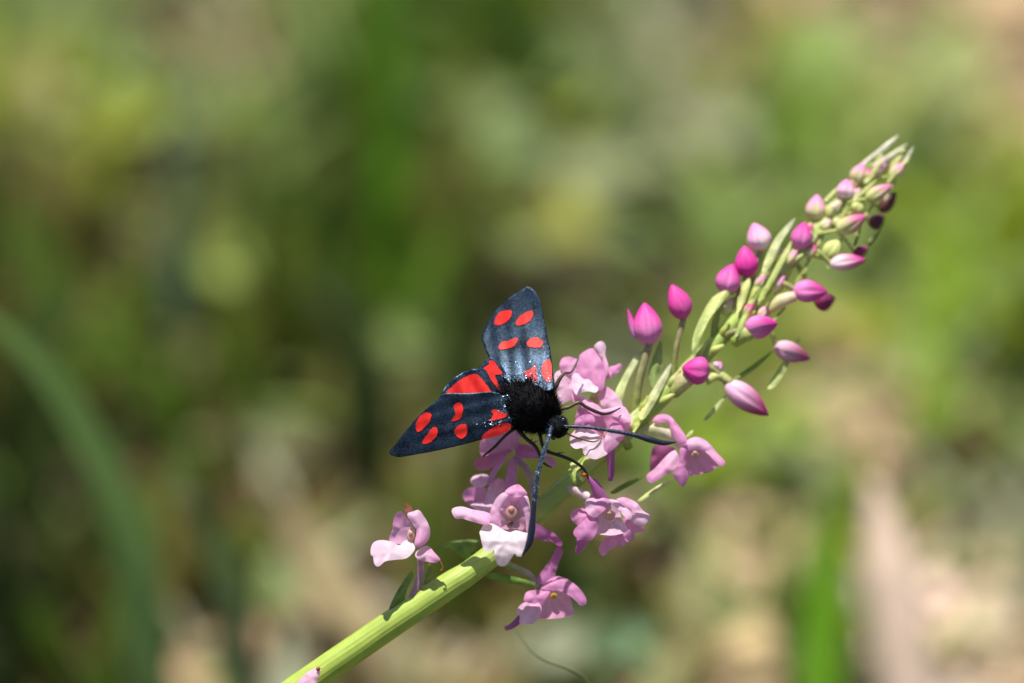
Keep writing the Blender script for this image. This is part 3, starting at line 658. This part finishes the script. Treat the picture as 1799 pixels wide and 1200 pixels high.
# buds: base, tip, width, depth, base colour, tip colour
def bud(b, t, w, d, c, c2, stalk=True, dd=0, sc=None):
    e = empty('bud', P(b[0], b[1], d), orchid)
    n, q = 16, 30; V = []; fc = []; cl = []
    A = P(b[0], b[1], d); B = P(t[0], t[1], d+dd); ax = (B-A); L = ax.length; ax.normalize()
    u = (FWD.cross(ax)).normalized(); v = ax.cross(u); tw = random.random()*2
    for i in range(n):
        s = i/(n-1)
        prof = math.sin(math.pi*min(1, s*0.98+0.02)**0.85)**0.62*(1-0.28*s**2)
        prof = max(prof, 0.12 if i == 0 else 0.05)
        for j in range(q):
            a = 2*math.pi*j/q
            lob = 1+0.07*math.cos(3*a+tw)*math.sin(s*math.pi)-0.13*max(0, math.cos(3*a+tw+3.14+s*0.8))**10*math.sin(s*math.pi)+0.02*math.sin(9*a+tw*3+s*4)
            r = w*S/2*prof*lob
            V.append(A+ax*(L*s)+u*(math.cos(a)*r)+v*(math.sin(a)*r))
            k = min(1, max(0, s*1.15-0.1+0.12*math.cos(3*a+tw))); k = k*k*(3-2*k)
            st = 1+0.14*math.sin(13*a+tw*5)*math.sin(s*3.1)+random.uniform(-.05, .05); cl.append([(c[z]*(1-k)+c2[z]*k)*st for z in range(3)])
    for i in range(n-1):
        for j in range(q): fc.append((i*q+j, i*q+(j+1) % q, (i+1)*q+(j+1) % q, (i+1)*q+j))
    fc += [tuple(range(q))[::-1], tuple((n-1)*q+j for j in range(q))]
    part('sepals', V, fc, M_bud, e, cl)
    if stalk:
        s = axis_at(b[0]-(0.55*abs(b[0]-axis_at(b[0])[0])+ (30 if b[1] < axis_at(b[0])[1] else 55)*0.75))
        m = ((b[0]+s[0])/2+ (6 if b[1] > s[1] else -6), (b[1]+s[1])/2, (d+s[2])/2+6)
        cc = sc or ((.40,.32,.20) if w > 40 else PALEG)
        tube('ovary', [(b[0]+(t[0]-b[0])*0.06, b[1]+(t[1]-b[1])*0.06, d), m, tuple(s)], [w*0.12, w*0.13, w*0.15], M_green, e, 9, 10, cc, GREEN, ridge=0.08, nr=3)
PK = (.72,.22,.50); PW = (.82,.62,.66); DM = (.28,.03,.12)
bud((1142,605), (1132,532), 54, -50, PK, MAG); 
bud((1117,596), (1103,543), 13, -46, LILAC, MAG, stalk=False)
bud((1203,560), (1180,500), 44, -62, (.56,.08,.30), MAG)
bud((1272,515), (1288,464), 46, -80, PK, MAG)
bud((1313,487), (1308,432), 44, -92, MAG, MAG)
bud((1338,440), (1324,392), 46, -105, PW, PK)
bud((1402,437), (1415,390), 40, -104, PK, MAG)
bud((1430,388), (1436,342), 38, -126, PALEG, PK)
bud((1483,349), (1488,315), 36, -128, PW, PK)
bud((1500,322), (1517,287), 30, -135, PALEG, PK)
bud((1470,406), (1521,379), 32, -104, PALEG, (.66,.10,.34))
bud((1522,350), (1567,325), 27, -112, PALEG, (.66,.18,.38))
bud((1458,464), (1520,456), 30, -104, PW, MAG)
bud((1394,510), (1453,514), 42, -84, (.74,.22,.52), MAG)
bud((1432,534), (1467,524), 34, -130, DM, (.16,.02,.08))  # dark bud behind, its shade painted into the colour
bud((1309,577), (1366,568), 44, -64, PK, MAG)
bud((1361,607), (1423,632), 38, -98, (.72,.40,.52), DM, dd=-10)  # pale base and dark tip paint a highlight and shaded underside
bud((1276,674), (1350,730), 46, -70, (.80,.44,.62), (.36,.015,.13), dd=-8)  # shaded underside painted into the dark tip colour
bud((1245,655), (1198,646), 52, -44, (.62,.10,.36), MAG, dd=14, stalk=False)
bud((1528,398), (1553,378), 28, -150, (.12,.04,.05), (.10,.02,.05))  # shaded side of the spike painted in as dark bud colour
bud((1545,372), (1575,338), 26, -158, (.14,.06,.05), (.12,.03,.05))  # dark colour again paints the spike's shaded side
bud((1562,312), (1592,286), 22, -140, PALEG, PK)
bud((1535,300), (1562,275), 24, -146, PW, (.66,.42,.5))
bud((1500,448), (1524,434), 22, -140, DM, DM)  # shade put into this bud's dark colour
bud((1448,455), (1478,420), 34, -112, (.46,.52,.16), PALEG)
bud((1500,375), (1515,350), 28, -122, (.46,.52,.16), PALEG)
bud((1256,648), (1268,636), 22, -70, PW, PK)
bud((1560,300), (1590,262), 20, -150, PALEG, PALEG)
for k in range(16):                                      # small buds packed round the tip
    i = 64+int(k*1.45); a = axp[i]; t = axp[min(i+4, 89)]-axp[i-4]; t = t/np.linalg.norm(t); u = k/16
    o = ((k*0.381+0.15) % 1*2-1)*(40*(1-u)+5); nx, ny = -t[1], t[0]; L = random.uniform(30, 40)*(1-0.25*u)
    x0, y0 = a[0]+nx*o*.75, a[1]+ny*o*.75
    bud((x0, y0), (x0+t[0]*L+nx*o*.22, y0+t[1]*L+ny*o*.22), random.uniform(19, 25)*(1-0.2*u), a[2]+16-abs(o)*0.5, random.choice([PALEG, (.46,.52,.16), (.6,.58,.34)]), random.choice([PK, (.70,.40,.46), (.66,.5,.42), MAG]), stalk=False)
tube('ovary', [(1182,690,-58),(1205,668,-46),(1232,655,-44)], [13,16,9], M_green, orchid, 12, 12, (.40,.48,.10), (.68,.46,.42), ridge=0.06, nr=3)
tube('ovary', [(1288,600,-74),(1310,588,-66),(1330,582,-64)], [13,15,11], M_green, orchid, 10, 12, GREEN, PALEG, ridge=0.06, nr=3)
tube('ovary', [(1350,545,-88),(1372,530,-84),(1398,520,-84)], [10,13,10], M_green, orchid, 10, 12, PALEG, (.66,.5,.4), ridge=0.06, nr=3)
tube('ovary', [(1240,670,-66),(1262,660,-68),(1284,672,-70)], [8,9,8], M_green, orchid, 10, 12, PALEG, PALEG, ridge=0.06, nr=3)

for k in range(22):                                      # ovaries crowded along the axis
    i = 44+2*k; a = axp[i]; t = axp[min(i+5, 89)]-axp[i-3]; t = t/np.linalg.norm(t)
    sd = (-1)**k*random.uniform(0.5, 1.0); L = random.uniform(34, 52)*(1-k*0.012); r = random.uniform(6, 8.5)*(1-k*0.018)
    nx, ny = -t[1], t[0]; sp = 13*(1-k*0.02)
    tube('ovary', [(a[0]+nx*sd*4, a[1]+ny*sd*4, a[2]+4), (a[0]+t[0]*L*.45+nx*sd*sp*.8, a[1]+t[1]*L*.45+ny*sd*sp*.8, a[2]+13), (a[0]+t[0]*L+nx*sd*sp*1.5, a[1]+t[1]*L+ny*sd*sp*1.5, a[2]+12)],
         [r*.6, r, r*.35], M_green, orchid, 10, 12, (.40,.48,.08), random.choice([PALEG, (.58,.56,.30), (.44,.5,.12)]), ridge=0.07, nr=3)
# ------------------------------------------------------------------ the moth
def wing_material():
    m = mat('wing_scales', base=(.03, .045, .065), rough=0.42, spec=0.5, metallic=0.8)
    nt = m.node_tree; N = nt.nodes; L = nt.links; b = N['Principled BSDF']
    tc = N.new('ShaderNodeTexCoord')
    v = N.new('ShaderNodeTexVoronoi'); v.inputs['Scale'].default_value = 9500; L.new(tc.outputs['Object'], v.inputs['Vector'])
    n = N.new('ShaderNodeTexNoise'); n.inputs['Scale'].default_value = 500; n.inputs['Detail'].default_value = 4; L.new(tc.outputs['Object'], n.inputs['Vector'])
    cr = N.new('ShaderNodeValToRGB'); e = cr.color_ramp.elements
    e[0].position = 0.3; e[0].color = (.004, .005, .009, 1); e[1].position = 0.8; e[1].color = (.048, .086, .138, 1)
    mx = N.new('ShaderNodeMath'); mx.operation = 'MULTIPLY_ADD'; mx.inputs[1].default_value = 0.30
    sp = N.new('ShaderNodeSeparateColor'); L.new(v.outputs['Color'], sp.inputs[0])
    L.new(sp.outputs[0], mx.inputs[0])
    m2 = N.new('ShaderNodeMath'); m2.operation = 'MULTIPLY'; m2.inputs[1].default_value = 0.70; L.new(n.outputs['Fac'], m2.inputs[0]); L.new(m2.outputs[0], mx.inputs[2])
    L.new(mx.outputs[0], cr.inputs[0]); L.new(cr.outputs[0], b.inputs['Base Color'])
    bp = N.new('ShaderNodeBump'); bp.inputs['Distance'].default_value = 0.00004; bp.inputs['Strength'].default_value = 0.4
    L.new(sp.outputs[1], bp.inputs['Height']); L.new(bp.outputs[0], b.inputs['Normal'])
    return m
M_wing = wing_material()
M_red = mat('red_scales', base=(.62, .017, .012), rough=0.5, spec=0.3, noise=(1200, 0.25), bump=(12000, 0.00002))
M_hind = M_red
M_black = mat('black_cuticle', base=(.006, .006, .007), rough=0.8, spec=0.15, bump=(6000, 0.00004))
M_fur = mat('black_fur', base=(.005, .005, .006), rough=0.9, spec=0.05)
M_flake = mat('blue_scales', base=(.22, .30, .42), rough=0.3, spec=0.6, metallic=0.8)
M_ant = mat('antenna', base=(.02, .022, .045), rough=0.35, spec=0.6, metallic=0.4, bump=(9000, 0.00004))
M_leg = mat('leg', attr=True, rough=0.4, spec=0.5)
M_eye = mat('eye', base=(.008, .007, .008), rough=0.15, spec=0.6)

moth = empty('moth', P(935, 770, -10))
tag(moth, 'black moth with red spotted blue sheened wings resting on the pink orchid', 'moth')
def loft(name, rows, m, parent, n=22):
    pp = catmull([r[:3] for r in rows], 40); rr = np.interp(np.linspace(0, 1, 40), np.linspace(0, 1, len(rows)), [r[3] for r in rows])
    return sweep(name, [P(*p) for p in pp], rr*S, m, parent, n)
BODY = [(838,662,-62,3),(846,666,-54,13),(868,678,-30,20),(888,690,-4,24),(905,698,14,34),(922,708,26,41),(940,718,34,42),(955,730,40,34),(964,738,44,23),(970,743,48,15),(977,749,54,17),(984,755,58,16),(990,761,60,10),(993,764,61,4)]
body = loft('body', BODY, M_black, moth, 24)
# fur on thorax and neck
V = []; fc = []
bp_ = catmull([r[:3] for r in BODY], 200); br_ = np.interp(np.linspace(0, 1, 200), np.linspace(0, 1, len(BODY)), [r[3] for r in BODY])
def body_hair(i0, i1, count, lmin, lmax, wd, back=0.7, front_only=False):
    V = []; fc = []
    for _ in range(count):
        i = int(rng.integers(i0, i1)); p = bp_[i]; r = br_[i]
        a = rng.uniform(0, 6.283)
        t = bp_[min(i+1, 199)]-bp_[i-1]; t = t/np.linalg.norm(t)
        # t in (px right, py down, d) -> cam coords (x, y up, z to camera)
        tv = Vector((t[0], -t[1], t[2])); u = tv.orthogonal().normalized(); v = tv.cross(u)
        o = u*math.cos(a)+v*math.sin(a)
        if front_only and o.z < 0.0: continue
        c = Vector((p[0], -p[1], p[2]))+o*(r*0.96)
        dr = (o*rng.uniform(0.5, 1.0)-tv*back*rng.uniform(0.4, 1.2)+Vector(rng.normal(0, .25, 3))).normalized()
        l = rng.uniform(lmin, lmax); s = dr.cross(Vector(rng.normal(0, 1, 3))).normalized()*wd
        e = c+dr*l; md = c+dr*(l*0.55)+o*(l*0.08)
        k = len(V)
        for q in (c-s, c+s, md-s*0.8, md+s*0.8, e): V.append(P(q.x, -q.y, q.z))
        fc += [(k, k+1, k+3, k+2), (k+2, k+3, k+4)]
    return V, fc
V, fc = body_hair(52, 138, 5200, 7, 17, 0.45); part('fur', V, fc, M_fur, body)
V, fc = body_hair(50, 142, 2400, 11, 23, 0.4, 0.45); part('long_fur', V, fc, M_fur, body)
V, fc = body_hair(140, 190, 1100, 3, 8, 0.4, 0.3); part('head_fur', V, fc, M_fur, body)
V, fc = body_hair(128, 165, 260, 3, 6, 0.8, 0.5, True); part('collar_scales', V, fc, M_flake, body)
V, fc = body_hair(48, 85, 170, 3, 7, 0.55, 0.8, True); part('shoulder_scales', V, fc, M_flake, body)
blob('eye', 990, 740, 56, 7.5, 8.5, M_eye, moth, (0, 0, 0), 8)
blob('eye', 972, 765, 56, 7, 8, M_eye, moth, (0, 0, 0), 8)

def wing(name, outline, dfun, spots, m=None, h=3.5, k=4):
    # outline and red marks share one curved surface; marks lie a hair above it
    w = patch(name, C0(outline), m or M_wing, moth, 0, (0, 0), 0, 0, fn=dfun, h=h, k=k)
    sm = w.modifiers.new('thickness', 'SOLIDIFY'); sm.thickness = 0.5*S; sm.offset = -1
    for sp in spots:
        rag = [(x+rng.uniform(-2.2, 2.2), y+rng.uniform(-2.2, 2.2)) for x, y in smooth_closed(sp, 4)]
        patch('red_spot', C0(rag), M_red, w, 1.3, (0, 0), 0, 0, fn=dfun, h=h, k=1)
    return w
def base_scales(w, dfun, count, cx, cy, sx, sy, ang):
    # loose shining scales where the wing joins the body
    V = []; fc = []
    for _ in range(count):
        a, b = rng.normal(0, 1, 2); x = cx+a*sx*math.cos(ang)-b*sy*math.sin(ang); y = cy+a*sx*math.sin(ang)+b*sy*math.cos(ang)
        z = float(dfun(np.array([x]), np.array([y]))[0])+2.2; k = len(V); l = rng.uniform(0.5, 1.3); th = rng.uniform(0, 6.28)
        for dx, dy in ((-l, -.45), (l, -.45), (l, .45), (-l, .45)):
            V.append(P(x+dx*math.cos(th)-dy*math.sin(th), y+dx*math.sin(th)+dy*math.cos(th), z+rng.uniform(-.6, .9)))
        fc.append((k, k+1, k+2, k+3))
    part('base_scales', V, fc, M_flake, w, smooth=False)
def d_left(x, y):
    t = (896-x)/212.0                                   # root 0 -> tip 1
    q = (y-(745+ (896-x)*0.18))                         # across the wing
    return 56-26*t-10*t*t+0.06*q+1.0*np.sin(q*0.26-t*3.0)*np.clip(1.05-t*0.8, 0, 1)+4.5*np.exp(-((q+6)/7.0)**2)*np.clip(1-t*1.3, 0, 1)-0.10*q
def d_right(x, y):
    t = (682-y)/178.0
    q = x-(958-14*t)
    return 52-118*t+45*t*t+0.10*q+0.6*np.sin(q*0.24+t*2.0)+0.9*np.sin(q*0.07+t*7)-0.0018*q*q
def d_hind(x, y):
    return 34+0.14*(y-690)-0.05*(880-x)+2.2*np.sin((x-y*0.6)*0.16)
def d_hind2(x, y):
    return 28+0.18*(y-690)+0.1*(x-880)
wl = wing('forewing', [(815,930),(640,1002),(400,1062),(200,1100),(130,1107),(82,1082),(130,1015),(250,868),(370,763),(415,725),(560,722),(740,722),(790,820)], d_left, [
 [(240,915),(265,865),(300,840),(335,850),(325,895),(290,935),(255,955)],
 [(280,1025),(310,970),(345,930),(370,935),(368,975),(335,1015)],
 [(470,800),(500,780),(525,800),(522,850),(505,880),(455,892),(480,850)],
 [(475,960),(495,920),(540,910),(552,960),(535,985),(510,997)],
 [(685,890),(710,855),(695,830),(720,820),(760,835),(797,857),(740,880)],
 [(640,1000),(650,970),(700,935),(760,905),(810,905),(808,940),(760,970),(680,993)]])
wr = wing('forewing', [(1068,700),(1068,600),(1055,480),(1035,380),(1010,250),(985,150),(950,100),(915,80),(880,100),(800,150),(730,215),(690,270),(660,330),(640,390),(650,430),(670,480),(690,520),(730,590),(760,620),(800,660),(850,690),(950,710)], d_right, [
 [(715,290),(725,260),(760,230),(810,222),(822,240),(800,280),(765,305),(725,312)],
 [(848,290),(880,250),(940,225),(948,250),(930,285),(890,310),(850,312)],
 [(740,440),(770,410),(800,408),(845,388),(857,400),(835,435),(790,455),(755,460)],
 [(910,415),(935,392),(975,388),(1005,410),(1000,440),(960,447),(920,440)],
 [(888,600),(930,580),(960,555),(970,600),(972,655),(945,650),(910,625)],
 [(1003,560),(1015,530),(1040,518),(1058,540),(1063,600),(1058,640),(1040,658),(1010,630),(1000,590)]])
base_scales(wr, d_right, 260, 932, 664, 26, 5, 0.12)
base_scales(wr, d_right, 150, 925, 650, 24, 12, 0.12)
base_scales(wl, d_left, 110, 884, 712, 6, 10, 0.2)
base_scales(wl, d_left, 60, 872, 742, 14, 3, -0.2)
wing('hindwing', [(400,722),(415,690),(470,630),(560,582),(620,572),(660,580),(700,650),(770,740),(740,790),(560,790),(430,770)], d_hind, [
 [(425,724),(450,690),(500,650),(560,615),(605,610),(630,625),(665,670),(700,730),(660,780),(540,780),(450,760)]])
wing('hindwing', [(600,620),(610,580),(650,540),(672,515),(700,505),(760,560),(800,640),(800,720),(740,740),(690,700),(640,650)], d_hind2, [
 [(625,620),(645,575),(680,552),(684,525),(715,532),(740,570),(762,605),(720,616),(735,660),(758,725),(700,700),(660,650)]])

def antenna(pts, rad, flk):
    a = tube('antenna', pts, rad, M_ant, moth, 12, 120, ridge=0)
    me = a.data                                          # ring segments
    n = 12
    pp = [Vector(v.co) for v in me.vertices]
    for i in range(120):
        c = sum((pp[i*n+j] for j in range(n)), Vector())/n
        k = 1.0 if i % 2 else 0.90
        for j in range(n): me.vertices[i*n+j].co = c+(pp[i*n+j]-c)*k
    V = []; fc = []
    q = catmull(pts, 200); rr = np.interp(np.linspace(0, 1, 200), np.linspace(0, 1, len(rad)), rad)
    for _ in range(flk):
        i = int(rng.integers(2, 110)); aa = rng.uniform(0.2, 2.9); r = rr[i]*1.05
        t = q[i+1]-q[i-1]; t /= np.linalg.norm(t); nx = np.array([-t[1], t[0]])
        c = np.array([q[i][0]+nx[0]*math.cos(aa)*r, q[i][1]+nx[1]*math.cos(aa)*r, q[i][2]+math.sin(aa)*r])
        s = rng.uniform(0.5, 1.0); k = len(V)
        for dx, dy in ((-s, -s), (s, -s), (s, s), (-s, s)): V.append(P(c[0]+dx, c[1]+dy, c[2]+rng.uniform(-.4, .6)))
        fc.append((k, k+1, k+2, k+3))
    if V: part('antenna_scales', V, fc, M_flake, a, smooth=False)
antenna([(988,749,66),(1030,750.5,72),(1068,756,72),(1109,763,70),(1141,772,66),(1166,778,62),(1188,777,58)], [3.0,3.2,3.4,4.2,6.2,5.2,1.0], 60)
antenna([(969,748,68),(962,775,80),(954,800,86),(946,829,88),(940,867,88),(936.5,905,88),(934,932,86),(929,956,84),(917,977,82)], [3.2,3.4,3.7,4.0,4.4,5.2,6.8,6.4,1.2], 260)
LB = (.055,.03,.014); LK = (.016,.010,.007)
def leg(pts, rad, c, c2, spurs=()):
    l = tube('leg', pts, rad, M_leg, moth, 8, 40, c, c2)
    for (a, b) in spurs: tube('spur', [a, ((a[0]+b[0])/2, (a[1]+b[1])/2-0.5, (a[2]+b[2])/2), b], [1.3,1.0,0.3], M_leg, l, 6, 6, LK, LB)
leg([(968,690,30),(976,680,34),(983,666,38),(992,655,38)], [4.2,4.2,3.6,2.8], LB, (.12,.07,.03))
leg([(992,655,38),(1003,654,28),(1010,643,18),(1017,627,8)], [2.4,1.8,2.2,1.2], (.10,.06,.03), LK)
leg([(972,722,34),(983,719,36),(1000,715,38),(1017,707,38),(1028,714,34),(1044,722,28),(1060,727,22),(1074,724.5,16),(1090,716.6,10)], [4,3.6,3.4,3.0,3.0,3.4,2.6,2.2,1.2], (.10,.06,.025), LK)
leg([(905,752,22),(887,766,20),(868,786,14),(848,802,6)], [3.2,2.8,2.6,1.6], LK, LK)
leg([(912,755,30),(916,762,32),(926,772,34),(941,785,36),(949,801,36),(954,812,30),(962,818,22),(969,821,16)], [4.2,3.8,3.4,3.2,2.8,2.4,2.0,1.2], LK, LK, [((936,779,36),(946,774,40)),((934,777,36),(934,770,40))])
leg([(948,762,30),(958,790,32),(989,802,30),(1011,812,24),(1027,826,18),(1034,840,13)], [3.2,3.0,3.2,2.8,2.6,1.6], LK, LK, [((978,797,32),(992,795,36)),((1024,823,18),(1013,829,18)),((1030,836,15),(1022,829,16))])
blob('pollen_mass', 1026, 834, 17, 5, 4, M_bud, moth, (.45,.10,.01), 3)
tube('proboscis', [(990,758,60),(1003,765,52),(1020,771,40),(1040,776,28),(1051,773,18),(1057,765,10)], [2.0,1.6,1.5,1.4,1.3,0.9], M_leg, moth, 8, 30, (.10,.055,.02), (.22,.13,.05))
